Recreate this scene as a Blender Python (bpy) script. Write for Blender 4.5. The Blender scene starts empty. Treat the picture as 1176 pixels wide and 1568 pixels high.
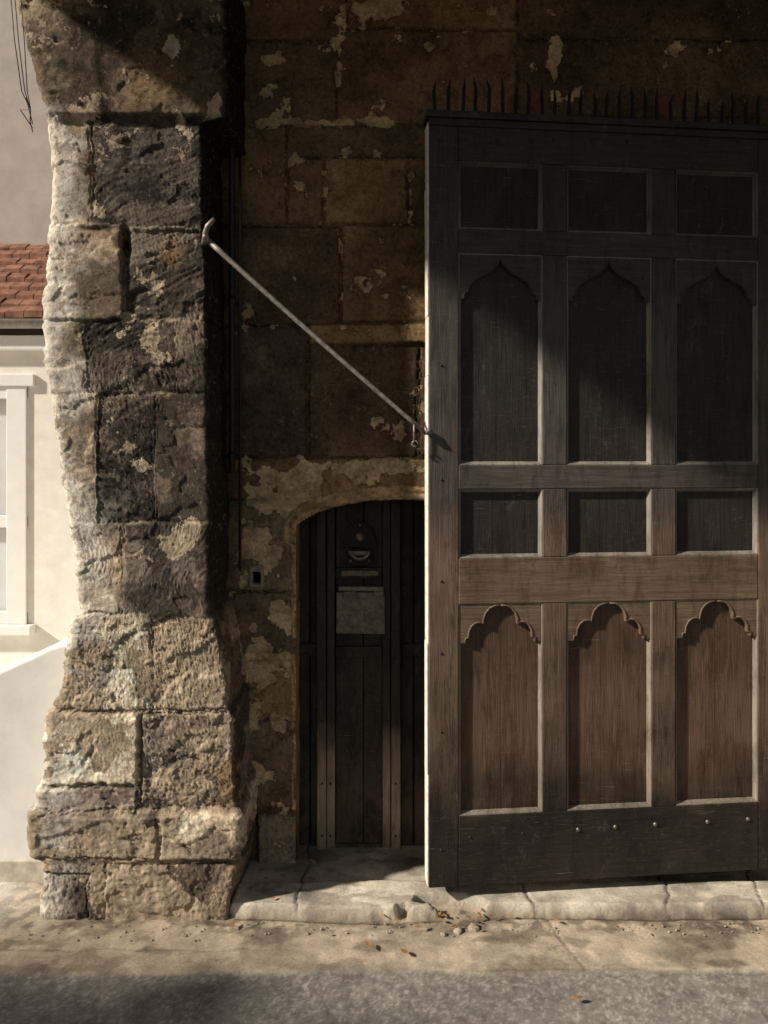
import bpy, bmesh, math, random
import numpy as np
from mathutils import Vector
random.seed(4)
F=1162.0; H=1.93; HY=700.0
def P(px,py,Y): return ((px-588)*Y/F, Y, H+(HY-py)*Y/F)
scene=bpy.context.scene
col=scene.collection
# ---------------------------------------------------------------- noise
def _h(ix,iy,s):
    n=(ix.astype(np.int64)*374761393+iy.astype(np.int64)*668265263+s*1442695041)&0xffffffff
    n=((n^(n>>13))*1274126177)&0xffffffff
    n=((n^(n>>16))*2246822519)&0xffffffff
    return ((n^(n>>15))&0xffffff)/float(0xffffff)
def vn(x,y,s=0):
    x0=np.floor(x);y0=np.floor(y);fx=x-x0;fy=y-y0
    fx=fx*fx*fx*(fx*(fx*6-15)+10);fy=fy*fy*fy*(fy*(fy*6-15)+10)
    a=_h(x0,y0,s);b=_h(x0+1,y0,s);c=_h(x0,y0+1,s);d=_h(x0+1,y0+1,s)
    return (a*(1-fx)+b*fx)*(1-fy)+(c*(1-fx)+d*fx)*fy
def fbm(x,y,o=4,s=0,g=.5):
    t=0;a=1;w=0
    for i in range(o):
        xr=x*.8-y*.6;yr=x*.6+y*.8
        t=t+a*vn(xr*2**i+17*i,yr*2**i+31*i,s+i*7);w+=a;a*=g
    return t/w
def ss(e0,e1,x):
    t=np.clip((x-e0)/(e1-e0),0,1);return t*t*(3-2*t)
def blob(x,y,cx,cy,rx,ry): return np.exp(-(((x-cx)/rx)**2+((y-cy)/ry)**2))
# ---------------------------------------------------------------- mesh helpers
def grid_mesh(name,pos,colr,mat,keep=None,parent=None,smooth=True,field=None):
    ny,nx=pos.shape[:2]
    idx=np.arange(ny*nx).reshape(ny,nx)
    q=np.stack([idx[:-1,:-1],idx[:-1,1:],idx[1:,1:],idx[1:,:-1]],-1).reshape(-1,4)
    if keep is not None: q=q[keep.reshape(-1)]
    me=bpy.data.meshes.new(name)
    me.vertices.add(ny*nx);me.vertices.foreach_set('co',pos.reshape(-1).astype(np.float32))
    me.loops.add(len(q)*4);me.loops.foreach_set('vertex_index',q.reshape(-1).astype(np.int32))
    me.polygons.add(len(q));me.polygons.foreach_set('loop_start',np.arange(0,len(q)*4,4,dtype=np.int32))
    me.update(calc_edges=True);me.validate()
    me.polygons.foreach_set('use_smooth',np.ones(len(me.polygons),dtype=bool) if smooth else np.zeros(len(me.polygons),dtype=bool))
    at=me.attributes.new('Col','FLOAT_COLOR','POINT')
    c=np.ones((ny*nx,4),np.float32);c[:,:3]=np.clip(colr.reshape(-1,3),0.003,.9)
    at.data.foreach_set('color',c.reshape(-1))
    fa=me.attributes.new('Flake','FLOAT','POINT')
    fa.data.foreach_set('value',(np.zeros(ny*nx) if field is None else field.reshape(-1)).astype(np.float32))
    ob=bpy.data.objects.new(name,me);col.objects.link(ob);me.materials.append(mat)
    if parent: ob.parent=parent
    return ob
def empty(name,loc=(0,0,0)):
    e=bpy.data.objects.new(name,None);e.location=loc;col.objects.link(e);return e
def mesh_obj(name,verts,faces,mat,parent=None,bevel=0,smooth=False,seg=2):
    me=bpy.data.meshes.new(name);me.from_pydata([tuple(v) for v in verts],[],faces);me.update()
    bm=bmesh.new();bm.from_mesh(me);bmesh.ops.recalc_face_normals(bm,faces=bm.faces);bm.to_mesh(me);bm.free()
    ob=bpy.data.objects.new(name,me);col.objects.link(ob);me.materials.append(mat)
    if smooth:
        for p in me.polygons:p.use_smooth=True
    if parent: ob.parent=parent
    if bevel:
        m=ob.modifiers.new('b','BEVEL');m.width=bevel;m.segments=seg;m.limit_method='ANGLE'
    return ob
class Acc:
    def __init__(s): s.v=[];s.f=[]
    def box(s,x0,x1,y0,y1,z0,z1,j=0):
        n=len(s.v)
        for x in(x0,x1):
            for y in(y0,y1):
                for z in(z0,z1): s.v.append((x+random.uniform(-j,j),y+random.uniform(-j,j),z+random.uniform(-j,j)))
        for f in((0,1,3,2),(4,6,7,5),(0,4,5,1),(2,3,7,6),(0,2,6,4),(1,5,7,3)): s.f.append(tuple(n+i for i in f))
    def prism(s,pts,y0,y1):   # pts (x,z)
        n=len(s.v);k=len(pts)
        for x,z in pts:s.v.append((x,y0,z))
        for x,z in pts:s.v.append((x,y1,z))
        s.f.append(tuple(range(n,n+k)));s.f.append(tuple(range(n+2*k-1,n+k-1,-1)))
        for i in range(k):
            j=(i+1)%k;s.f.append((n+i,n+j,n+k+j,n+k+i))
    def tube(s,pts,r,k=10,cap=True):
        pts=[Vector(p) for p in pts];n=len(s.v)
        rs=r if isinstance(r,(list,tuple)) else [r]*len(pts)
        up=None
        for i,p in enumerate(pts):
            t=(pts[min(i+1,len(pts)-1)]-pts[max(i-1,0)]).normalized()
            if up is None: up=t.orthogonal().normalized()
            up=(up-t*up.dot(t)).normalized();w=t.cross(up)
            for a in range(k):
                an=2*math.pi*a/k;s.v.append(tuple(p+(up*math.cos(an)+w*math.sin(an))*rs[i]))
        for i in range(len(pts)-1):
            for a in range(k):
                b=(a+1)%k;s.f.append((n+i*k+a,n+i*k+b,n+(i+1)*k+b,n+(i+1)*k+a))
        if cap:
            s.f.append(tuple(range(n,n+k)));s.f.append(tuple(range(n+(len(pts)-1)*k,n+len(pts)*k)))
    def dome(s,c,r,ax=(0,-1,0),flat=.6,k=10,m=4):
        c=Vector(c);ax=Vector(ax).normalized();u=ax.orthogonal().normalized();w=ax.cross(u);n=len(s.v)
        for i in range(m):
            ph=math.pi/2*i/m
            for a in range(k):
                an=2*math.pi*a/k;s.v.append(tuple(c+(u*math.cos(an)+w*math.sin(an))*r*math.cos(ph)+ax*r*flat*math.sin(ph)))
        s.v.append(tuple(c+ax*r*flat))
        for i in range(m-1):
            for a in range(k):
                b=(a+1)%k;s.f.append((n+i*k+a,n+i*k+b,n+(i+1)*k+b,n+(i+1)*k+a))
        for a in range(k): s.f.append((n+(m-1)*k+a,n+(m-1)*k+(a+1)%k,n+m*k))
        s.f.append(tuple(range(n,n+k)))
    def obj(s,name,mat,parent=None,bevel=0,smooth=False): return mesh_obj(name,s.v,s.f,mat,parent,bevel,smooth)
# ---------------------------------------------------------------- materials
class M:
    def __init__(s,name,rough=.8,metal=0,spec=.3):
        s.m=bpy.data.materials.new(name);s.m.use_nodes=True;s.t=s.m.node_tree;s.n=s.t.nodes
        s.b=s.n['Principled BSDF'];s.b.inputs['Roughness'].default_value=rough;s.b.inputs['Metallic'].default_value=metal
        s.b.inputs['Specular IOR Level'].default_value=spec
    def link(s,a,b): s.t.links.new(a,b)
    def coord(s,scale=(1,1,1),kind='Object'):
        tc=s.n.new('ShaderNodeTexCoord');mp=s.n.new('ShaderNodeMapping');mp.inputs['Scale'].default_value=scale
        s.link(tc.outputs[kind],mp.inputs[0]);return mp.outputs[0]
    def noise(s,v,sc,det=6,rough=.6,dist=0):
        n=s.n.new('ShaderNodeTexNoise');n.inputs['Scale'].default_value=sc;n.inputs['Detail'].default_value=det
        n.inputs['Roughness'].default_value=rough;n.inputs['Distortion'].default_value=dist;s.link(v,n.inputs['Vector']);return n.outputs['Fac']
    def ramp(s,f,stops):
        r=s.n.new('ShaderNodeValToRGB');e=r.color_ramp.elements
        while len(e)<len(stops): e.new(.5)
        for i,(p,c) in enumerate(stops):
            e[i].position=p;e[i].color=(*(c if isinstance(c,(tuple,list)) else (c,c,c)),1)
        s.link(f,r.inputs[0]);return r.outputs[0]
    def math(s,op,a,b,c=None):
        m=s.n.new('ShaderNodeMath');m.operation=op
        for i,v in enumerate((a,b,c)):
            if v is None: continue
            if hasattr(v,'links'): s.link(v,m.inputs[i])
            else: m.inputs[i].default_value=v
        return m.outputs[0]
    def mix(s,f,a,b,mode='MIX'):
        m=s.n.new('ShaderNodeMix');m.data_type='RGBA';m.blend_type=mode
        for sock,v in((m.inputs[0],f),(m.inputs[6],a),(m.inputs[7],b)):
            if hasattr(v,'links'): s.link(v,sock)
            elif isinstance(v,(tuple,list)): sock.default_value=(*v,1)
            else: sock.default_value=v
        return m.outputs[2]
    def bump(s,h,st=.5,d=.01):
        b=s.n.new('ShaderNodeBump');b.inputs['Strength'].default_value=st;b.inputs['Distance'].default_value=d
        s.link(h,b.inputs['Height']);s.link(b.outputs[0],s.b.inputs['Normal'])
    def col(s,c):
        if hasattr(c,'links'): s.link(c,s.b.inputs['Base Color'])
        else: s.b.inputs['Base Color'].default_value=(*c,1)
def vcol_mat(name,rough=.9,bump=.6,bd=.006,sc=60,lo=.6,hi=1.3,flake=None,dirt=0,pale=.8,fs=.42):
    m=M(name,rough,0,.2);a=m.n.new('ShaderNodeAttribute');a.attribute_name='Col'
    v=m.coord();n1=m.noise(v,sc,8,.7);n2=m.noise(v,9,5,.6)
    r=m.ramp(n1,[(.3,lo),(.7,hi)]);r2=m.ramp(n2,[(.3,.8),(.7,1.15)])
    base=a.outputs['Color'];h=m.math('ADD',n1,m.noise(v,sc*2.2,6,.7))
    if dirt:
        sk=m.ramp(m.noise(v,23,9,.72,.3),[(.53,0.0),(.58,dirt)]);base=m.mix(sk,base,m.mix(1,base,(.32,.29,.26),'MULTIPLY'))
        pk=m.ramp(m.noise(v,34,9,.75,.2),[(.57,0.0),(.61,dirt*pale)]);base=m.mix(pk,base,(.48,.39,.27))
    if flake:
        fa=m.n.new('ShaderNodeAttribute');fa.attribute_name='Flake'
        fn=m.noise(v,26,10,.68,.2)
        fv=m.math('MULTIPLY_ADD',fn,fs,m.math('SUBTRACT',fa.outputs['Fac'],fs/2))
        mk=m.ramp(fv,[(.597,0.0),(.613,1.0)])
        tone=m.ramp(m.noise(v,12,6,.7),[(.35,.5),(.6,1.1)])
        base=m.mix(mk,base,m.mix(1,flake,tone,'MULTIPLY'))
        rim=m.ramp(fv,[(.57,1.0),(.597,.5),(.606,1.0)]);base=m.mix(1,base,rim,'MULTIPLY')
        h=m.math('MULTIPLY_ADD',mk,-.9,h)
    c=m.mix(1,base,r,'MULTIPLY');c=m.mix(1,c,r2,'MULTIPLY');m.col(c)
    m.bump(h,bump,bd);return m.m
MSTONE=vcol_mat('weathered_stone',.9,.7,.006,55,.6,1.3,(.54,.435,.31),.65,.55,.6)
MWALL=vcol_mat('flaking_wall',.9,.8,.006,60,.55,1.35,(.76,.57,.33),.5,.5)
MTRIM=vcol_mat('arch_stone',.9,.8,.006,60,.5,1.3,None,.6)
MGROUND=vcol_mat('paving',.9,.5,.004,90,.7,1.2)
def wood(name,axis,kind):
    m=M(name,.62,0,.35)
    sc={'z':(26,26,1.6),'x':(1.6,26,26)}[axis]
    g=m.noise(m.coord(sc),2.2,9,.65,.6)
    g2=m.noise(m.coord({'z':(120,120,5),'x':(5,120,120)}[axis]),1.5,5,.6)
    big=m.noise(m.coord(),3.0,5,.6)
    geo=m.n.new('ShaderNodeNewGeometry');sp=m.n.new('ShaderNodeSeparateXYZ');m.link(geo.outputs['Position'],sp.inputs[0])
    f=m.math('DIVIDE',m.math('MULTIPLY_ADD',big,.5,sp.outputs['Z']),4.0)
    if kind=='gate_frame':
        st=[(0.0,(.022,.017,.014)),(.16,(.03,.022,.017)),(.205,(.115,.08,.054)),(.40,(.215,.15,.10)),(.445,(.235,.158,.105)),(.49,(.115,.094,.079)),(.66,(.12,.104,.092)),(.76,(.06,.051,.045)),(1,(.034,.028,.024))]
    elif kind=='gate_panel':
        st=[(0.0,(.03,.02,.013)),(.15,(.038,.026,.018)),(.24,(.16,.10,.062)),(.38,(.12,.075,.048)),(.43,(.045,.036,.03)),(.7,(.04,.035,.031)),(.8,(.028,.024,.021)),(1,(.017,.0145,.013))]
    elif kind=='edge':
        st=[(0.0,(.14,.12,.10)),(.2,(.28,.235,.185)),(.45,(.31,.275,.235)),(.75,(.29,.265,.24)),(.85,(.15,.13,.115)),(1,(.10,.088,.078))]  # paler than the frame: moulding highlights painted into the wood colour
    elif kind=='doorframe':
        st=[(0.0,(.34,.26,.18)),(.14,(.42,.33,.23)),(.195,(.26,.195,.14)),(.225,(.05,.038,.03)),(.5,(.042,.033,.027)),(1,(.025,.021,.018))]  # pale low stops paint patches of sunlight on the stile feet
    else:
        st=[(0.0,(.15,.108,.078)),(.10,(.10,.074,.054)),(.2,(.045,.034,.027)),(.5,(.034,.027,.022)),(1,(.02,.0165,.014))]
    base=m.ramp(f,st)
    r=m.ramp(g,[(.28,.62),(.5,.97),(.72,1.25)]);r2=m.ramp(g2,[(.3,.78),(.7,1.18)]);r3=m.ramp(big,[(.3,.65),(.7,1.2)])
    c=m.mix(1,base,r,'MULTIPLY');c=m.mix(1,c,r2,'MULTIPLY');c=m.mix(1,c,r3,'MULTIPLY')
    # grey weathering in crisp patches
    sc2=m.noise(m.coord((1,1,.5)),11,12,.85,.5);k=m.ramp(sc2,[(.56,0.0),(.64,.5)])
    c=m.mix(k,c,(.15,.135,.12))
    # fine, broken dark staining instead of broad shapes
    st2=m.noise(m.coord((2.2,2.2,.6)),6,12,.8,.3);k2=m.ramp(st2,[(.50,0.0),(.60,.6)])
    c=m.mix(k2,c,m.mix(1,c,(.35,.32,.30),'MULTIPLY'))
    if kind=='door':
        gr=m.noise(m.coord((1,1,.6)),8,10,.75);k4=m.ramp(gr,[(.5,0.0),(.56,.75)]);c=m.mix(k4,c,m.mix(1,c,(.25,.22,.2),'MULTIPLY'))
        pl=m.noise(m.coord((2,2,.4)),13,11,.8);k5=m.ramp(pl,[(.585,0.0),(.63,.5)]);c=m.mix(k5,c,(.17,.14,.11))
    scr=m.noise(m.coord((3,3,60)),3,3,.5,2.5);k3=m.ramp(scr,[(.655,0.0),(.68,.35)]);c=m.mix(k3,c,(.24,.21,.18))
    m.col(c)
    m.bump(m.math('ADD',g,g2),.6,.003)
    rr=m.ramp(sc2,[(.35,.40),(.65,.8)]);m.link(rr,m.b.inputs['Roughness']);return m.m
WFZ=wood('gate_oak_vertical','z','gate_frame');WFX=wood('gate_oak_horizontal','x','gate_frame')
WPN=wood('gate_oak_panel','z','gate_panel');WD=wood('old_door_oak','z','door');WDF=wood('old_door_stiles','z','doorframe');WED=wood('oak_edge_highlight','z','edge')
def simple(name,c,rough=.7,metal=0,var=.25,sc=20,bump=.3,spec=.3):
    m=M(name,rough,metal,spec);v=m.coord();n=m.noise(v,sc,7,.65);r=m.ramp(n,[(.3,1-var),(.7,1+var)])
    m.col(m.mix(1,c,r,'MULTIPLY'));m.bump(n,bump,.004);return m.m
IRON=simple('wrought_iron',(.05,.043,.038),.5,.6)
BLACK=simple('black_iron',(.018,.016,.015),.6,.2)
GALV=simple('weathered_steel_bar',(.30,.265,.23),.5,.3,.55,60)
PALEW=simple('sunlit_gate_edge',(.84,.79,.70),.8,0,.3,30)  # near-white: direct sun on the gate's left edge painted as colour
WHITE=simple('white_paint',(.88,.87,.84),.5,0,.05,6)
RENDER=simple('pale_render',(.50,.455,.41),.9,0,.12,5)
CREAM=simple('cream_render',(.87,.84,.77),.9,0,.1,6)
TILE=simple('clay_tile',(.25,.12,.08),.85,0,.65,9,.5)
GLASS=simple('window_glass',(.62,.64,.65),.08,0,.05,3,.0,.8)
BRICKM=simple('opposite_brick',(.3,.2,.15),.9,0,.2,8)
DARKIN=simple('soffit_plaster',(.17,.14,.11),.9,0,.3,5)
RUST=simple('dull_metal_plate',(.20,.17,.14),.42,.6,.5,45)
# ---------------------------------------------------------------- block layouts
def layout(x,y,rects,wj=5,seed=0,warp=5,fw=5):
    wx=x+(fbm(x/60,y/60,3,seed+3)-.5)*2*warp+(fbm(x/9,y/9,2,seed+4)-.5)*fw
    wy=y+(fbm(x/60,y/60,3,seed+5)-.5)*2*warp+(fbm(x/9,y/9,2,seed+6)-.5)*fw
    J=np.zeros_like(x);C=np.zeros(x.shape+(3,));O=np.zeros_like(x);R=np.zeros_like(x);C[:]=rects[0][4]
    for i,r in enumerate(rects):
        x0,y0,x1,y1,c,o,rg=r
        d=np.minimum(np.minimum(wx-x0,x1-wx),np.minimum(wy-y0,y1-wy))
        ins=d>0
        J=np.where(ins,ss(0,wj,d),J);O=np.where(ins,o,O);R=np.where(ins,rg,R);C=np.where(ins[...,None],np.array(c),C)
    return J,C,O,R
TAN=(.44,.33,.225);DK=(.095,.078,.065);MID=(.23,.178,.13);CR=(.60,.50,.37);GRY=(.22,.18,.145)
BLD=empty('stone_building')
# ---------------------------------------------------------------- pillar
def pillar():
    pys=np.arange(-60,1416,2.2)
    kl=np.array([(-60,2),(0,20),(100,48),(165,66),(180,70),(340,72),(350,74),(480,60),(495,58),(560,62),(640,75),(760,92),(800,98),(870,110),(938,116),(946,108),(1040,90),(1088,78),(1094,68),(1196,62),(1204,56),(1236,52),(1242,45),(1310,44),(1316,58),(1420,60)])
    kr=np.array([(-60,352),(0,350),(180,350),(187,310),(350,311),(400,316),(700,319),(800,324),(812,320),(940,319),(950,328),(1000,342),(1088,352),(1096,358),(1225,362),(1240,369),(1300,369),(1390,352),(1420,350)])
    aL=np.interp(pys,kl[:,0],kl[:,1]);aR=np.interp(pys,kr[:,0],kr[:,1])
    aL=aL+(fbm(pys/26,pys*0,5,9)-.5)*9;aR=aR+(fbm(pys/14,pys*0,3,19)-.5)*6
    S=F/3.2
    kf=np.array([(-60,3.17),(175,3.175),(188,3.2),(900,3.2),(1000,3.19),(1232,3.188),(1244,3.155),(1306,3.155),(1318,3.165),(1420,3.16)])
    yf=np.interp(pys,kf[:,0],kf[:,1])
    rc=.05;rr=.018
    nl,nc,nf,nr,ns=60,18,180,8,40
    A=[];X=[];Y=[];NX=[];NY=[]
    XL=(aL-588)/S;XR=(aR-588)/S
    def add(a,x,y,nx,ny):
        A.append(a);X.append(x);Y.append(y);NX.append(nx+0*a);NY.append(ny+0*a)
    for i in range(nl):
        t=1-i/nl;d=t**1.3*1.6
        add(aL-d*S,XL,yf+rc+d,-1,0)
    for i in range(nc):
        t=i/nc;an=t*math.pi/2
        add(aL+t*rc*S,XL+rc-rc*math.cos(an),yf+rc-rc*math.sin(an),-math.cos(an),-math.sin(an))
    for i in range(nf):
        t=i/nf;x=XL+rc+t*(XR-rr-XL-rc);add(588+x*S,x,yf,0,-1)
    for i in range(nr):
        t=i/nr;an=t*math.pi/2
        add(aR-rr*S+t*rr*S,XR-rr+rr*math.sin(an),yf+rr-rr*math.cos(an),math.sin(an),-math.cos(an))
    for i in range(ns+1):
        d=i/ns*.6;add(aR+d*S,XR,yf+rr+d,1,0)
    A,X,Y,NX,NY=[np.stack(k,1) for k in (A,X,Y,NX,NY)]
    PY=np.repeat(pys[:,None],A.shape[1],1);Z=H+(HY-PY)/S
    R=[(-700,-100,900,1500,MID,0,.5),
       (-700,-100,900,178,(.21,.155,.10),0,.2),
       (-700,178,138,343,TAN,0,.12),(140,178,900,348,DK,-.003,.5),
       (-700,343,188,489,TAN,.010,.1),(190,352,900,489,(.17,.14,.115),-.008,.6),
       (-700,489,128,602,TAN,0,.15),(130,489,268,602,DK,-.004,.6),(270,489,900,602,(.19,.15,.12),0,.5),
       (-700,602,146,800,TAN,-.003,.3),(148,602,238,800,DK,-.006,.7),(240,602,900,800,(.20,.155,.12),0,.2),
       (-700,800,188,940,TAN,0,.4),(190,800,900,946,(.20,.165,.135),.003,.4),
       (-700,940,232,1088,CR,.003,.6),(234,946,900,1088,TAN,0,.7),
       (-700,1090,214,1200,CR,.012,.4),(216,1090,900,1236,GRY,0,.8),(-700,1203,214,1238,GRY,.008,.5),
       (-700,1242,246,1308,GRY,.006,.5),(250,1240,900,1310,CR,.012,.4),
       (-700,1330,140,1420,DK,-.008,.5),(164,1316,900,1420,MID,.010,.5)]
    J,C,O,RG=layout(A,PY,R,4,11,4,6)
    u=A/S;v=PY/S
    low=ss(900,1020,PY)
    fillj=ss(.42,.62,fbm(u*6,v*6,3,12));Jv=1-(1-J)*np.maximum(.15+.7*fillj,.8*(PY>1080))
    n1=fbm(u*4,v*4,5,21)-.5;n2=fbm(u*22,v*22,4,22)-.5
    an=fbm(u*1.2,v*1.2,2,33)*2.2
    # tooled chisel strokes: elongated, direction drifting from block to block
    ch=fbm((u*np.cos(an)-v*np.sin(an))*120,(u*np.sin(an)+v*np.cos(an))*34,3,23)-.5
    pits=np.abs(fbm(u*70,v*70,3,24)-.5)*2
    er=fbm(u*11,v*11,4,78)
    disp=O+n1*(.010+.006*low)+n2*.006*(.3+RG)+ch*.017*RG+(pits-.25)*.006*RG-(1-Jv)*(.009+.010*low)
    sp=ss(.50,.535,fbm(u*5,v*7,6,79));disp-=sp*(.005+.004*RG)
    pit2=ss(.62,.72,er);disp-=pit2*.007*(.2+.8*low)
    cav=blob(A,PY,150,350,26,6)+blob(A,PY,192,375,7,30);disp-=cav*.022
    X2=X+NX*disp;Y2=Y+NY*disp
    pos=np.stack([X2,Y2,Z],-1)
    big=fbm(u*3,v*3,5,41);fine=fbm(u*16,v*16,5,42)
    wash=ss(.45,.62,fbm(u*3+5,v*2.2,5,50))[...,None]*.28
    c=C*(1-wash)+np.array((.31,.245,.175))*wash
    c=c*(.70+.6*(fine[...,None]))
    soot=ss(.49,.56,fbm(u*5,v*5,6,43)+.05*(1-low)-.03*low)
    c=c*(1-.62*soot[...,None])
    crf=fbm(u*6+9,v*6,6,44)-.13*(1-low)+.03*low+.04
    c=c*(1+.25*sp[...,None])
    tip=ss(.06,.28,ch)*RG;c=c*(1+.9*tip[...,None])
    vly=ss(-.06,-.25,ch)*RG;c=c*(1-.4*vly[...,None])
    och=blob(A,PY,318,1065,24,22)+.8*blob(A,PY,240,120,50,50)*ss(.4,.55,big)+.9*blob(A,PY,262,385,14,22)+.6*blob(A,PY,345,1180,16,60)
    och=np.clip(och,0,1)[...,None];c=c*(1-och*.75)+np.array((.44,.28,.13))*och*.75
    c=c*(.50+.50*Jv[...,None])
    mort=ss(.46,.58,fbm(u*7,v*7,3,48))*(1-J)*(PY<1080);c=c*(1-.75*mort[...,None])+np.array((.46,.37,.26))*.75*mort[...,None]
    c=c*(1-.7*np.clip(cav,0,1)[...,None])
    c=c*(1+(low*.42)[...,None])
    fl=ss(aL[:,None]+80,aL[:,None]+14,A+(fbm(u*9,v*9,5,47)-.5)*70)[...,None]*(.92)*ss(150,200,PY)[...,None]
    c=c*(1-fl)+np.array((.86,.79,.68))*(.76+.45*fine[...,None])*(1-.25*soot[...,None]*low[...,None])*fl  # sunlit left flank painted nearly white into the stone colour
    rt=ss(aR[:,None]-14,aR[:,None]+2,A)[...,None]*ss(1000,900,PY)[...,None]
    c=c*(1-rt)+np.array((.05,.04,.03))*rt  # pillar's shaded right side painted dark
    rt1=ss(aR[:,None]-14,aR[:,None]+2,A);c=c*(1-.4*rt1[...,None])  # more painted shade on the right side, over the full height
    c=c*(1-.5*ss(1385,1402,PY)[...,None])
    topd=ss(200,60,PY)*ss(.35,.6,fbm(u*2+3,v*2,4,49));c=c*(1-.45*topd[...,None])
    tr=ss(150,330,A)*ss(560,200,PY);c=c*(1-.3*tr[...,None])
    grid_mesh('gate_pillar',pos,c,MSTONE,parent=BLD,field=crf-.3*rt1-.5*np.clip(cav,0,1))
pillar()
# ---------------------------------------------------------------- back wall
YW=3.6;SW=F/YW
def archtop(px):
    cx=610.;hw=156.;t=np.clip((px-cx)/hw,-1,1)
    return 764+ (1-np.sqrt(np.clip(1-(t*.93)**2,0,1)))*62
AX0,AX1=454.,766.
def wall():
    xs=np.concatenate([np.linspace(300,AX0,66)[:-1],np.linspace(AX0,AX1,130)[:-1],np.linspace(AX1,1900,330)])
    ys=np.arange(-80,1345,2.5)
    A,PY=np.meshgrid(xs,ys)
    BR=(.31,.195,.105);B2=(.42,.265,.13);B3=(.23,.153,.09);SM=(.20,.143,.098)
    R=[(200,-200,2000,1500,B3,0,.5),
       (200,-200,530,60,BR,0,.5),(532,-200,790,44,B2,.006,.5),(792,-200,2000,60,B3,0,.5),
       (200,62,514,190,B3,0,.7),(517,46,790,190,BR,.005,.8),(792,62,1100,180,B3,0,.5),(1102,62,2000,180,B3,0,.5),
       (200,193,438,345,BR,0,.4),(440,193,900,240,B3,-.002,.5),(440,242,495,345,BR,-.004,.5),(498,242,624,343,B2,.006,.3),(627,242,900,343,BR,0,.5),
       (200,347,521,498,B3,-.004,.5),(524,345,900,494,B2,.006,.35),
       (200,500,470,700,SM,.004,.1),(473,530,640,700,B3,.002,.2),(473,497,900,527,(.55,.36,.16),.016,.8),(642,530,900,700,BR,0,.5),
       (200,702,900,765,B2,.002,.9),(200,765,AX0+30,905,(.30,.22,.13),0,.8),(200,907,AX0+30,1010,(.26,.19,.12),.003,.8),(200,1012,AX0+30,1100,B2,0,.7),
       (200,1102,AX0+30,1238,(.26,.19,.12),.003,.8),(200,1240,392,1400,MID,0,.8),(395,1243,AX0+30,1328,TAN,.03,.6)]
    for k in range(9):
        y0=194+k*130
        for q in range(8):
            x0=905+q*130+(k%2)*60;R.append((x0,y0,x0+128,y0+128,B3,0,.5))
    J,C,O,RG=layout(A,PY,R,3,51,2,3)
    u=A/SW;v=PY/SW
    n1=fbm(u*3,v*3,4,61)-.5;n2=fbm(u*20,v*20,5,62)-.5
    w=(.22*blob(A,PY,500,187,130,6)+.26*blob(A,PY,415,92,32,12)+.14*blob(A,PY,600,62,90,16)+.22*blob(A,PY,560,505,90,12)
       +.28*blob(A,PY,570,716,110,14)+.21*blob(A,PY,400,860,48,70)+.17*blob(A,PY,405,980,40,60)+.17*blob(A,PY,400,1130,50,90)+.24*blob(A,PY,605,655,20,40)
       +.24*blob(A,PY,660,12,130,16)+.22*blob(A,PY,519,130,5,60)+.24*blob(A,PY,850,110,10,70)+.02*blob(A,PY,1130,60,50,60)+.18*blob(A,PY,628,300,6,45)
       +.46*blob(A,PY,455,757,46,38)-.12*blob(A,PY,500,600,110,90)-.1*blob(A,PY,430,380,60,90)+.14*blob(A,PY,497,290,5,45)+.12*blob(A,PY,523,420,5,70)
       +.10*blob(A,PY,340,-10,60,60)-.10*blob(A,PY,1150,40,90,90))
    f=fbm(u*9,v*9,5,63,.5)*.6+.17
    fld=f+w+.07*(1-J)
    fl=ss(.60,.63,fld)
    disp=O+n1*.014+n2*.005*RG-(1-J)*.012-fl*.005
    ht=fbm(u*70,v*70,3,65)-.5;disp+=ht*.004*(RG>.3)
    Y=YW-disp
    X=(A-588)/SW;Zp=PY.copy()
    inside=(xs>=AX0)&(xs<=AX1)
    at=archtop(xs)
    keep=np.ones((len(ys)-1,len(xs)-1),bool)
    for j in range(len(xs)):
        if inside[j]:
            k=np.searchsorted(ys,at[j])
            if k<len(ys): Zp[k,j]=at[j]
    for j in range(len(xs)-1):
        if inside[j] and inside[j+1]:
            k2=max(np.searchsorted(ys,at[j]),np.searchsorted(ys,at[j+1]))
            keep[k2:,j]=False
    Z=H+(HY-Zp)/SW
    sq=(np.maximum(np.abs(A-392)/6,np.abs(PY-884)/9)<1);Y=np.where(sq,Y+.035,Y)
    rim=(np.maximum(np.abs(A-392)/10,np.abs(PY-882)/17)<1)&~sq;Y=np.where(rim,YW-.008,Y)
    fld=np.where(sq|rim,0,fld)
    pos=np.stack([X,Y,Z],-1)
    fine=fbm(u*14,v*14,5,66)
    c=C*(.65+.7*fine[...,None])
    st=ss(.45,.62,fbm(u*1.6,v*2.2,4,67));c=c*(1-.40*st[...,None])
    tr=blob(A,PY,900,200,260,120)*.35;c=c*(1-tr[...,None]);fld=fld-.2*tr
    jj=(1-J)[...,None];c=c*(1-.7*jj)
    c=np.where(sq[...,None],np.array((.01,.01,.01)),c);c=np.where(rim[...,None],np.array((.42,.36,.28)),c)
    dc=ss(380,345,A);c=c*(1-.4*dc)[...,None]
    grid_mesh('rear_wall',pos,c,MWALL,keep=keep,parent=BLD,field=fld-.1*dc)
    pts=[(AX0,1345.)]+[(AX0,y) for y in np.arange(1330,830,-6.)]
    pts+=[(x,float(archtop(np.array([x]))[0])) for x in np.linspace(AX0,AX1,110)]
    pts+=[(AX1,y) for y in np.arange(830,1345,12.)]
    pts=np.array(pts);nd=10
    g=np.zeros((nd,len(pts),3));cc=np.zeros_like(g)
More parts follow.
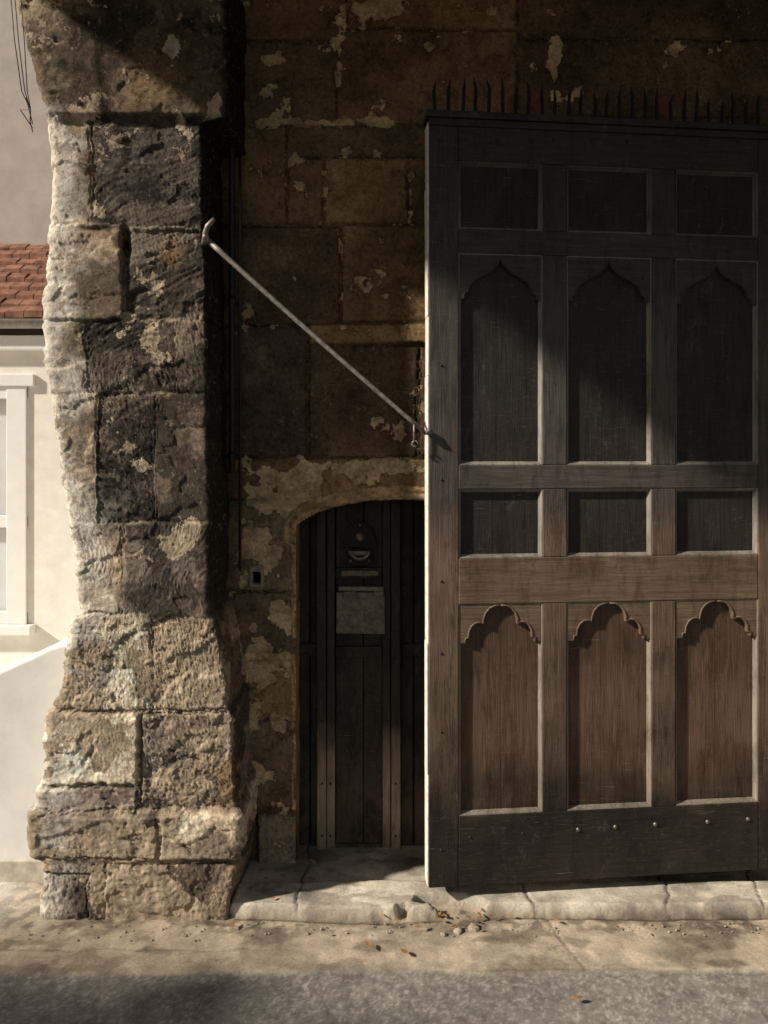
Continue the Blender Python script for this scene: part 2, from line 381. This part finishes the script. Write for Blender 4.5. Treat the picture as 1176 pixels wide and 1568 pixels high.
    for i in range(nd):
        t=i/(nd-1)
        nz=(fbm(pts[:,0]/14+i*.6,pts[:,1]/14,4,71)-.5)*.016*(t>0)
        dx=np.where(pts[:,0]<AX0+.5,-1,np.where(pts[:,0]>AX1-.5,1,0))
        g[i,:,0]=(pts[:,0]-588)/SW-dx*nz*.6;g[i,:,1]=YW-.004+t*.19;g[i,:,2]=H+(HY-pts[:,1])/SW-(dx==0)*nz*.4
        cc[i]=np.array((.34,.24,.14))*(.4+1.1*fbm(pts[:,0]/20,pts[:,1]/20+i*.4,4,72))[:,None]
    grid_mesh('doorway_reveal',g,cc,MTRIM,parent=BLD)
    ring=[(AX0-1,y) for y in np.arange(1240,815,-5.)]+[(x,float(archtop(np.array([x]))[0])) for x in np.linspace(AX0-1,AX1+1,150)]+[(AX1+1,y) for y in np.arange(820,1240,12.)]
    ring=np.array(ring);tn=np.gradient(ring,axis=0);tn/=np.linalg.norm(tn,axis=1)[:,None]+1e-9
    nrm=np.stack([tn[:,1],-tn[:,0]],1)
    cen=np.array([610,1000.]);sg=np.sign(((ring-cen)*nrm).sum(1));nrm*=sg[:,None]
    prof=[(-1,.0),(0,.004),(3,.012),(8,.010),(11,.003),(13,.010),(17,.010),(22,-.012)]
    g=np.zeros((len(prof),len(ring),3));cc=np.zeros_like(g)
    for i,(o,h) in enumerate(prof):
        wob=(fbm(ring[:,0]/9+i*.35,ring[:,1]/9,4,73)-.5)
        er=np.where(ring[:,1]>830,.15,1)
        p=ring+nrm*(o+wob[:,None]*3.0)*np.where(ring[:,1]>830,.3,1)[:,None]
        g[i,:,0]=(p[:,0]-588)/SW;g[i,:,2]=H+(HY-p[:,1])/SW;g[i,:,1]=YW-h*er-wob*.014-.002
        cc[i]=np.array((.68,.48,.25))*(.1+1.5*fbm(ring[:,0]/16+i*.3,ring[:,1]/16,5,74))[:,None]
    grid_mesh('arch_moulding',g,cc,MTRIM,parent=BLD)
wall()
XJ=-2.17
a=Acc();a.box(XJ,5.5,1.2,4.1,4.42,7.6);a.box(-1.34,5.5,4.102,9,4.42,7.6);a.obj('overhang_caster',DARKIN,BLD,.02)  # unseen overhang, added and sized to cast the gate's diagonal shadow
a=Acc();a.box(XJ+.1,5.4,1.32,4.0,7.6,7.7);a.obj('caster_roof_deck',TILE,BLD)  # top of the added overhang, out of view
a=Acc()
for k in range(12): a.box(XJ+.07+k*.62,XJ+.22+k*.62,1.3,3.55,4.30,4.419)
a.obj('caster_joists',WD,BLD,.01)  # underside of the added overhang, out of view
a=Acc();a.box(-1.35,5.3,3.95,8.8,-.05,4.418);a.obj('building_core',DARKIN,BLD)
a=Acc();a.box(2.25,2.9,2.9,3.7,0,4.418);a.obj('hinge_pier',DARKIN,BLD,.03)
# ---------------------------------------------------------------- small arched door
D=empty('arched_wooden_door')
YD=3.73
def dbox(acc,x0,x1,y0,y1,f,b=.06):
    p0=P(x0,y1,YD);p1=P(x1,y0,YD);acc.box(p0[0],p1[0],YD-f,YD+b,p0[2],p1[2],.0016)
a=Acc()
for x0,x1,f in((452,474,0),(475.5,486,.004),(514,556,.001),(557,586,.004),(614,633,0),(634.5,668,.004),(670,696,0),(698,735,.002),(737,770,0)):
    dbox(a,x0,x1,740,1312,f)
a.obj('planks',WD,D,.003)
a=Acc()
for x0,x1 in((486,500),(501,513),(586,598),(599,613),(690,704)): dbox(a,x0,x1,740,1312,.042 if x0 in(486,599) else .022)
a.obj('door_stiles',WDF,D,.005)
a=Acc()
dbox(a,514,585,868,884,.028);dbox(a,514,585,988,1004,.028);dbox(a,514,585,1290,1312,.02)
dbox(a,452,485,985,1003,.016);dbox(a,614,690,985,1003,.016)
a.obj('frame_members',WD,D,.005)
a=Acc();dbox(a,516,590,905,968,.034);dbox(a,519,588,896,903,.046);dbox(a,527,545,903,914,.055);dbox(a,572,588,903,912,.055)
dbox(a,523,580,872,880,.04)
a.obj('letter_plate',RUST,D,.004)
a=Acc();dbox(a,534,570,840,864,.03)
pl=[P(551+26*math.cos(t),838-40*math.sin(t),YD) for t in np.linspace(0,math.pi,15)]
a.prism([(p[0],p[2]) for p in pl],YD-.026,YD)
a.obj('knocker_backplate',BLACK,D,.002,False)
a=Acc()
a.dome(P(551,822,YD-.026),.026,(0,-1,0),1.1,14,5)
for (x,y) in((537,859),(565,859),(551,804)): a.dome(P(x,y,YD-.031),.007)
cx,cy,cz=P(551,845,YD-.045)
a.tube([(cx+.042*math.cos(t),cy-.02,cz+.032*math.sin(t)) for t in np.linspace(math.pi,math.pi*2,14)],.008,8)
dbox(a,535,567,842,848,.05)
a.obj('knocker_ring',RUST,D,0,False)
a=Acc()
for y in(800,905,1010,1105,1200,1280):
    for x in(493,606,506): a.dome(P(x,y,YD-.043 if x!=506 else YD-.023),.006)
a.obj('studs',IRON,D)
# ---------------------------------------------------------------- big gate
G=empty('wooden_gate',(.19,3.2,0));TH=math.atan2(.15,1.505);G.rotation_euler=(0,0,TH)
cT,sT=math.cos(TH),math.sin(TH)
def U(px):
    k=(px-588)/F;return (3.2*k-.19)/(cT-k*sT)
def ZG(py,px=700):
    Y=3.2+U(px)*sT;return H+(HY-py)*Y/F
U1=U(1212)
zt,zb=ZG(181,660),ZG(1360,660)
cols=[(U(702),U(831)),(U(868),U(998)),(U(1035),U(1161))]
rows=[(ZG(350),ZG(246)),(ZG(712),ZG(387)),(ZG(855),ZG(749)),(ZG(1250),ZG(926))]
T=.045;TB=.09
a=Acc();a.box(0,cols[0][0],0,TB,zb,zt,.0006);a.box(cols[2][1],U1,0,TB,zb,zt,.0006)
for i in range(2):
    for r in rows: a.box(cols[i][1],cols[i+1][0],.001,T,r[0],r[1],.001)
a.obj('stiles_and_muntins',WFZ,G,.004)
a=Acc();xa,xb=cols[0][0],cols[2][1]
for z0,z1 in((rows[0][1],zt),(rows[1][1],rows[0][0]),(rows[2][1],rows[1][0]),(rows[3][1],rows[2][0]),(zb,rows[3][0])):
    a.box(xa+.0005,xb-.0005,-.001,T,z0,z1,.0008)
a.box(-.012,U1+.01,-.02,TB+.01,zt+.001,zt+.03)
a.box(-.004,U1,-.012,-.001,zt-.03,zt-.001)
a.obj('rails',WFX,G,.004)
PD=.022
a=Acc()
for (x0,x1) in cols:
    for (z0,z1) in rows:
        s0=random.uniform(.35,.65)*(x1-x0);e=random.uniform(-.0008,.0008)
        a.box(x0-.01,x0+s0-.0005,PD+e,.06,z0-.01,z1+.01);a.box(x0+s0,x1+.01,PD+.0006+e,.06,z0-.01,z1+.01)
a.obj('panels',WPN,G,.0008)
a=Acc()
z=zb+.003
while z<zt-.02:
    h=min(random.uniform(.15,.6),zt-.01-z)
    a.box(-.006+random.uniform(-.001,.002),-.0005,.002+random.uniform(0,.006),TB-.002-random.uniform(0,.01),z,z+h-.002,.0015);z+=h
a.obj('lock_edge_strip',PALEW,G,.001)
def mould(a,x0,x1,z0,z1):
    w=.014;lv=[(0,.002),(.004,.004),(.006,.010),(w,PD-.001)]
    n=len(a.v)
    for o,d in lv:
        for (x,z) in((x0+o,z0+o),(x1-o,z0+o),(x1-o,z1-o),(x0+o,z1-o)): a.v.append((x,d,z))
    for i in range(len(lv)-1):
        for k in range(4):
            j=(k+1)%4;a.f.append((n+i*4+k,n+i*4+j,n+(i+1)*4+j,n+(i+1)*4+k))
a=Acc()
for (x0,x1) in cols:
    for (z0,z1) in rows: mould(a,x0+.0006,x1-.0006,z0+.0006,z1-.0006)
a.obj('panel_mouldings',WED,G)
ogee=[(0,397),(-4,405),(-12,413),(-24,420),(-36,426),(-45,433),(-49,441),(-50,447),(-55,448),(-56,457),(-66,457)]
foil=[(0,929),(-8,930),(-16,934),(-22,941),(-25,949),(-26,958),(-31,955),(-38,956),(-44,961),(-48,969),(-49,979),(-53,979),(-54,986),(-66,986)]
a=Acc();b=Acc()
for (x0,x1) in cols:
    cx=(x0+x1)/2;hw=(x1-x0)/2
    for cur,ztop in((ogee,rows[1][1]),(foil,rows[3][1])):
        L=[(cx+dx/66*hw,ZG(py)) for dx,py in cur]
        Rr=[(2*cx-x,z) for x,z in L]
        pl=[(cx,ztop)]+[(x0,ztop)]+L[::-1]
        pr=[(cx,ztop)]+Rr+[(x1,ztop)]
        a.prism(pl,.004,PD+.002);a.prism(pr,.004,PD+.002)
        for Q in(L[:-1],Rr[:-1]):
            b.tube([(x+(.004 if x>cx else -.004 if x<cx else 0),.004,z+.003) for x,z in Q],.0042,6)
a.obj('tracery_plates',WFX,G,.0012);b.obj('tracery_beads',WFX,G,0,True)
a=Acc()
for px in(672,700,762,815,848,905,960,1016,1075,1130,1180): a.dome((U(px),-.001,ZG(217,px)+random.uniform(-.004,.004)),.009)
for px,py in((720,1282),(800,1276)): a.dome((U(px),-.001,ZG(py,px)),.006)
for py in(370,560,735,890,1000,1120,1300): a.dome((U(676),-.0005,ZG(py)),.006)
a.obj('studs',IRON,G)
a=Acc()
for px,py in((885,1270),(942,1266),(1003,1262),(1083,1258),(1145,1254)): a.dome((U(px),-.001,ZG(py,px)),.010,(0,-1,0),.8)
a.obj('bolt_heads',RUST,G,.001)
a=Acc()
for k in range(27):
    x=U(668)+k*.058+random.uniform(-.005,.005)
    if x>U1: break
    h=.16+random.uniform(-.04,.015);a.tube([(x,.02,zt+.03),(x+random.uniform(-.006,.006),.02,zt+.03+h*.7),(x+random.uniform(-.012,.012),.02,zt+.03+h)],[.008,.007,.001],6)
a.obj('top_spikes',BLACK,G)
# ---------------------------------------------------------------- stay bar
a=Acc();A0=Vector(P(316,366,3.13));B0=Vector(P(650,662,3.17))
pts=[A0.lerp(B0,t)+Vector((0,0,-.006*math.sin(math.pi*t))) for t in np.linspace(0,1,14)]
a.tube(pts,[.0115-.003*t for t in np.linspace(0,1,14)],10)
a.tube([Vector(P(318,372,3.13)),Vector(P(314,358,3.12)),Vector(P(318,346,3.11)),Vector(P(328,335,3.10))],[.013,.012,.011,.008],10)
cc=Vector(P(316,364,3.13));a.tube([cc+Vector((0,-.02,0)),cc+Vector((-.03,.09,0))],.012,8)
e=Vector(P(634,650,3.165));a.tube([e+Vector((0,0,.012)),e+Vector((0,0,-.07))],.004,6)
a.tube([e+Vector((.004+.012*math.cos(t),0,-.08+.012*math.sin(t))) for t in np.linspace(0,5.2,10)],.0035,6)
a.tube([B0,B0+Vector((.03,.02,0))],.011,8)
a.obj('iron_stay_bar',GALV,None,0,True)
# ---------------------------------------------------------------- drain pipe and cables
a=Acc();pts=[P(355,y,3.5) for y in(-90,200,400,600,725)];X0=pts[0][0]
a.tube([(X0,3.5,p[2]) for p in pts],.014,10);a.tube([(X0+.03,3.54,4.3),(X0+.03,3.54,1.4)],.007,8)
for y in(60,460,700): 
    z=P(355,y,3.5)[2];a.tube([(X0,3.5,z-.02),(X0,3.5,z+.02)],.019,10);a.box(X0-.008,X0+.008,3.5,3.62,z-.008,z+.008)
a.obj('drain_pipe',IRON,None,0,True)
a=Acc()
for k,(dx,s) in enumerate(((0,1),(9,.7),(-6,1.3))):
    a.tube([P(18+dx,-60,3.05),P(28+dx,60,3.05),P(38+dx*.6*s,140,3.06),P(47,168,3.08),P(40-dx,150+k*18,3.07),P(50,190+k*6,3.13)],.0022,6)
a.obj('overhead_cable',IRON,None,0,True)
# ---------------------------------------------------------------- ground
def ground():
    xs=np.arange(-2.6,2.9,.0085);ys=np.concatenate([np.arange(2.3,3.05,.0085),np.arange(3.05,3.3,.005),np.arange(3.3,4.0,.0085)])
    X,Y=np.meshgrid(xs,ys)
    n=fbm(X*2,Y*2,4,81)-.5;f=fbm(X*25,Y*25,4,82)-.5;g=fbm(X*60,Y*60,3,83)-.5
    wob=(fbm(X*2.2,Y*0,4,84,.45)-.5)*.09
    ed=3.165+wob*.6+.03*ss(.5,1.7,X)
    ker=ss(0,.016,Y-ed)
    ker*=ss(-.66,-.64,X)
    brk=ss(.46,.50,fbm(X*5+2,Y*5,5,85))*blob(X,Y,.24,3.17,.20,.10);ker*=(1-ss(.3,.5,brk))
    z=.014*n*(1-.6*ker)+.005*f*(1-.6*ker)+.002*f*ker
    step=.055*ker
    infl=ss(3.34,3.42,Y+.5*wob)
    step=step*(1-.6*infl)
    z=z+step
    road=ss(2.855,2.835,Y+(fbm(X*3,Y*3,4,86)-.5)*.05)
    z=z-road*.008+road*g*.004
    def line(d,w): return np.exp(-(d/w)**2)
    j=0
    wx=X+(fbm(X*8,Y*8,4,87)-.5)*.05
    for xj in(-.36,.62,1.23,1.62,2.1): j=np.maximum(j,line(wx-xj-(Y-3.3)*(.25 if xj>1 else 0),.005)*ker)
    pv=(1-ker)*(1-road)
    wy=Y+(fbm(X*6,Y*6,4,88)-.5)*.05
    for xj in(.72,1.9): j=np.maximum(j,line(wx-xj+(Y-3)*.3,.004)*pv*.6)
    j=np.maximum(j,line(wy-2.97,.004)*pv*.5*ss(-.3,-.6,X)+line(wy-2.85,.006)*.35*(X>-.2))
    kj=line(Y-ed+.006,.007)*(X>-.62)*.95*(1-brk)
    z=z-j*.010-kj*.004
    c=np.zeros(X.shape+(3,));c[:]=(.57,.475,.36)
    c=np.where((ker>.3)[...,None],np.array((.76,.68,.56)),c)
    pt=ss(.5,.62,fbm(X*3,Y*5,5,89))[...,None];c=c*(1-.28*pt)
    wp=ss(.55,.60,fbm(X*7+3,Y*9,6,97))[...,None];c=c*(1-.22*wp)
    c=c*(.70+.6*fbm(X*14,Y*14,5,90)[...,None])
    ds=ss(.60,.66,fbm(X*5,Y*10,6,101))[...,None];c=c*(1-.35*ds)
    asp=np.array((.27,.25,.225))*(.7+.6*fbm(X*40,Y*40,3,91)[...,None])*(.75+.5*fbm(X*3,Y*3,4,98)[...,None])
    sp=ss(.66,.74,vn(X*110,Y*110,92))[...,None];asp=asp*(1+.5*sp)
    c=c*(1-road[...,None])+asp*road[...,None]
    gr=(ss(.50,.62,fbm(X*24,Y*24,4,93))*ss(3.02,3.14,Y)*(1-ker))[...,None]
    c=c*(1-.5*gr)
    c=c*(1-.75*np.maximum(j,kj)[...,None])
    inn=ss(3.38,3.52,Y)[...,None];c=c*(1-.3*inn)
    lf=ss(-1.45,-1.9,X+(fbm(X*4,Y*4,4,103)-.5)*.4)[...,None]*ss(3.0,3.3,Y)[...,None];c=c*(1-lf)+np.array((.80,.77,.70))*lf*(1-.6*road[...,None])
    pos=np.stack([X,Y,z],-1)
    grid_mesh('pavement',pos,c,MGROUND)
ground()
asph=simple('asphalt_far',(.11,.105,.1),.95,0,.3,60);PAV=simple('pale_paving',(.84,.82,.77),.9,0,.12,4)
mesh_obj('ground',[(-300,-300,-.06),(300,-300,-.06),(300,300,-.06),(-300,300,-.06)],[(0,1,2,3)],asph)
mesh_obj('courtyard_paving',[(-9,3.02,-.04),(-1.2,3.02,-.025),(-1.2,12,-.02),(-9,12,-.02)],[(0,1,2,3)],PAV)
# low rendered wall beside the pillar
LW=empty('low_white_wall')
a=Acc();a.prism([(-6,-.05),(-1.30,-.05),(-1.30,1.12),(-1.52,1.06),(-1.60,1.02),(-1.80,.93),(-2.4,.88),(-6,.85)],3.46,3.72)
a.obj('wall_body',simple('whitewash',(.86,.85,.82),.9,0,.08,7,.5),LW,.012)
a=Acc();a.box(-6,-1.30,3.44,3.459,-.05,.10);a.obj('wall_plinth',simple('plinth_stone',(.55,.50,.43),.9,0,.3,15),LW,.006)
# ---------------------------------------------------------------- leaves & stones
LEAF=M('dead_leaf',.8);oi=LEAF.noise(LEAF.coord(),9,2,.5);LEAF.col(LEAF.ramp(oi,[(.35,(.24,.11,.05)),(.5,(.38,.20,.09)),(.65,(.50,.37,.18))]));LEAF=LEAF.m
a=Acc()
def leaf(x,y,z,s):
    t=random.uniform(0,6.28);cu=random.uniform(.15,.5)*s
    for sd in(1,-1):
        pts=[(-1,0),(-.4,.38*sd),(.2,.42*sd),(1,0)]
        n=len(a.v)
        for (p,q) in pts:
            a.v.append((x+s*(p*math.cos(t)-q*math.sin(t)),y+s*(p*math.sin(t)+q*math.cos(t)),z+abs(q)*cu+abs(p)*cu*.5))
        a.f.append((n,n+1,n+2,n+3))
for k in range(50):
    r=random.random()
    if r<.45: x=random.gauss(.26,.12);y=random.gauss(3.13,.04);z=.018
    elif r<.65: x=random.uniform(-.6,-.42);y=random.uniform(3.2,3.5);z=.055
    elif r<.94: x=random.uniform(-.4,.3);y=random.uniform(3.5,3.66);z=.035
    else: x=random.uniform(.4,1.5);y=random.uniform(3.05,3.13);z=.012
    leaf(x,y,z+random.uniform(0,.012),random.uniform(.008,.021))
for x,y in((-.06,2.97),(.08,2.93),(.68,2.68),(-.62,3.1)): leaf(x,y,.02,.024)
a.obj('fallen_leaves',LEAF,None)
a=Acc()
for k in range(120):
    x=random.uniform(-1.5,1.7);y=random.uniform(3.05,3.15)
    if x<-.6: y-=.03
    r=random.uniform(.002,.007)
    if k<3: r=.014+.006*k;x=.24+.06*k+random.uniform(-.01,.01);y=3.06+.02*k
    a.dome((x,y,.004),r,(random.uniform(-.5,.5),random.uniform(-.5,.5),1),random.uniform(.4,.8),6,3)
a.obj('gravel',simple('gravel_stone',(.36,.31,.25),.9,0,.4,40),None)
# ---------------------------------------------------------------- white house on the left
W=empty('white_house')
a=Acc();a.box(-9,-2.3,8.3,14,-.05,9);a.obj('upper_wall',RENDER,W)
YB=7.5
def hz(py,Y): return H+(HY-py)*Y/F
zw1=hz(592,YB);zw0=hz(955,YB)
XR=-3.52
a=Acc();a.box(-9,-4.95,YB,8.3,-.05,3.1);a.box(-4.95,XR,YB,8.3,-.05,zw0);a.box(-4.95,XR,YB,8.3,zw1,3.1);a.box(XR,-2.4,YB,8.3,-.05,3.1)
a.obj('bay_walls',CREAM,W)
a=Acc()
for x,w in((-4.95,.16),(-4.35,.16),(XR-.2,.2)): a.box(x,x+w,YB-.03,YB+.06,zw0,zw1)
for z in(zw0,zw0+.95,zw1-.12): a.box(-4.95,XR,YB-.02,YB+.05,z,z+.12)
a.box(-5,XR+.08,YB-.12,YB-.001,zw0-.09,zw0-.001);a.box(-5,XR+.08,YB-.05,YB-.001,zw1,zw1+.12)
a.box(-9,-2.35,YB-.1,YB-.001,2.98,3.12)
a.obj('window_frame',WHITE,W,.008)
a=Acc();a.box(-4.95,XR,YB+.08,YB+.1,zw0,zw1);a.obj('window_glass',GLASS,W)
a=Acc();nr=9
zr0,zr1=3.29,4.25
for r in range(nr):
    for k in range(26):
        x=-7.2+k*.185+(r%2)*.09
        y0=YB-.12+r*(.92/nr);z0=zr0+r*((zr1-zr0)/nr)
        n=len(a.v);j=random.uniform(-.014,.014);q=random.uniform(-.01,.01)
        for (dx,dy,dz) in((0,0,0),(.18,0,0),(.18,.14,.09),(0,.14,.09)): a.v.append((x+dx,y0+dy,z0+dz+.055+j+q*dx*5))
        for (dx,dy,dz) in((0,0,0),(.18,0,0),(.18,.14,.09),(0,.14,.09)): a.v.append((x+dx,y0+dy,z0+dz-.01+j))
        for f in((0,1,2,3),(7,6,5,4),(0,4,5,1),(1,5,6,2),(3,2,6,7),(0,3,7,4)): a.f.append(tuple(n+i for i in f))
a.obj('lean_to_tiles',TILE,W,.004)
a=Acc();a.tube([(-9,YB-.17,3.22),(-2.35,YB-.17,3.22)],.05,10);a.obj('gutter',simple('grey_gutter',(.45,.44,.40),.6),W,0,True)
# ---------------------------------------------------------------- unseen house + lamp, added to cast road shadows
O=empty('unseen_house_caster')  # out of view; corner and eave placed to shade the road at left
a=Acc();a.box(-26,-12.5,-9,-1.9,-.05,8);a.obj('walls',BRICKM,O)
mesh_obj('roof',[(-26.2,-9.2,8),(-12.49,-9.2,8),(-12.49,-1.85,8.001),(-26.2,-1.85,8.001),(-26.2,-5.6,11),(-12.49,-5.6,11)],[(0,1,5,4),(2,3,4,5),(0,4,3),(1,2,5),(0,3,2,1)],TILE,O)
a=Acc()
for k in range(4):
    for z in(1,4.5): a.box(-25+k*2.9,-23.7+k*2.9,-1.899,-1.85,z,z+1.6)
a.obj('windows',WHITE,O,.02)
L=empty('unseen_lamp_caster',(-4.975,.91,0))  # out of view, added so its globe casts the ellipse on the road
a=Acc();a.tube([(0,0,-.05),(0,0,.25),(0,0,.3),(0,0,1.2),(0,0,2.86)],[.09,.08,.05,.04,.03],12);a.obj('post',IRON,L,0,True)
a=Acc();a.dome((0,0,3),.15,(0,0,1),1,16,6);a.dome((0,0,3),.15,(0,0,-1),1,16,6);a.obj('globe',WHITE,L,0,True)
# ---------------------------------------------------------------- light
d=Vector((.76,.32,-.53)).normalized()
s=bpy.data.lights.new('sun','SUN');s.energy=5;s.angle=math.radians(2.2);s.color=(1,.91,.78)
so=bpy.data.objects.new('sun',s);so.rotation_euler=d.to_track_quat('-Z','Y').to_euler();so.location=(-8,-4,8);col.objects.link(so)
w=bpy.data.worlds.new('World');scene.world=w;w.use_nodes=True;nt=w.node_tree
sk=nt.nodes.new('ShaderNodeTexSky');sk.sky_type='NISHITA';sk.sun_disc=False
sk.sun_elevation=math.asin(-d.z);sk.sun_rotation=math.atan2(-d.x,-d.y)%(2*math.pi)
mx=nt.nodes.new('ShaderNodeMix');mx.data_type='RGBA';mx.blend_type='MULTIPLY';mx.inputs[0].default_value=1;mx.inputs[7].default_value=(1,.82,.64,1)
nt.links.new(sk.outputs[0],mx.inputs[6]);nt.links.new(mx.outputs[2],nt.nodes['Background'].inputs[0]);nt.nodes['Background'].inputs[1].default_value=.082
cam=bpy.data.cameras.new('camera');co=bpy.data.objects.new('camera',cam);col.objects.link(co)
co.location=(0,0,H);co.rotation_euler=(math.pi/2,0,0);cam.sensor_fit='VERTICAL';cam.sensor_height=24;cam.lens=24*F/1568;cam.shift_y=-84/1568
cam.clip_end=1000;scene.camera=co
scene.view_settings.view_transform='Standard';scene.view_settings.look='None';scene.view_settings.exposure=0
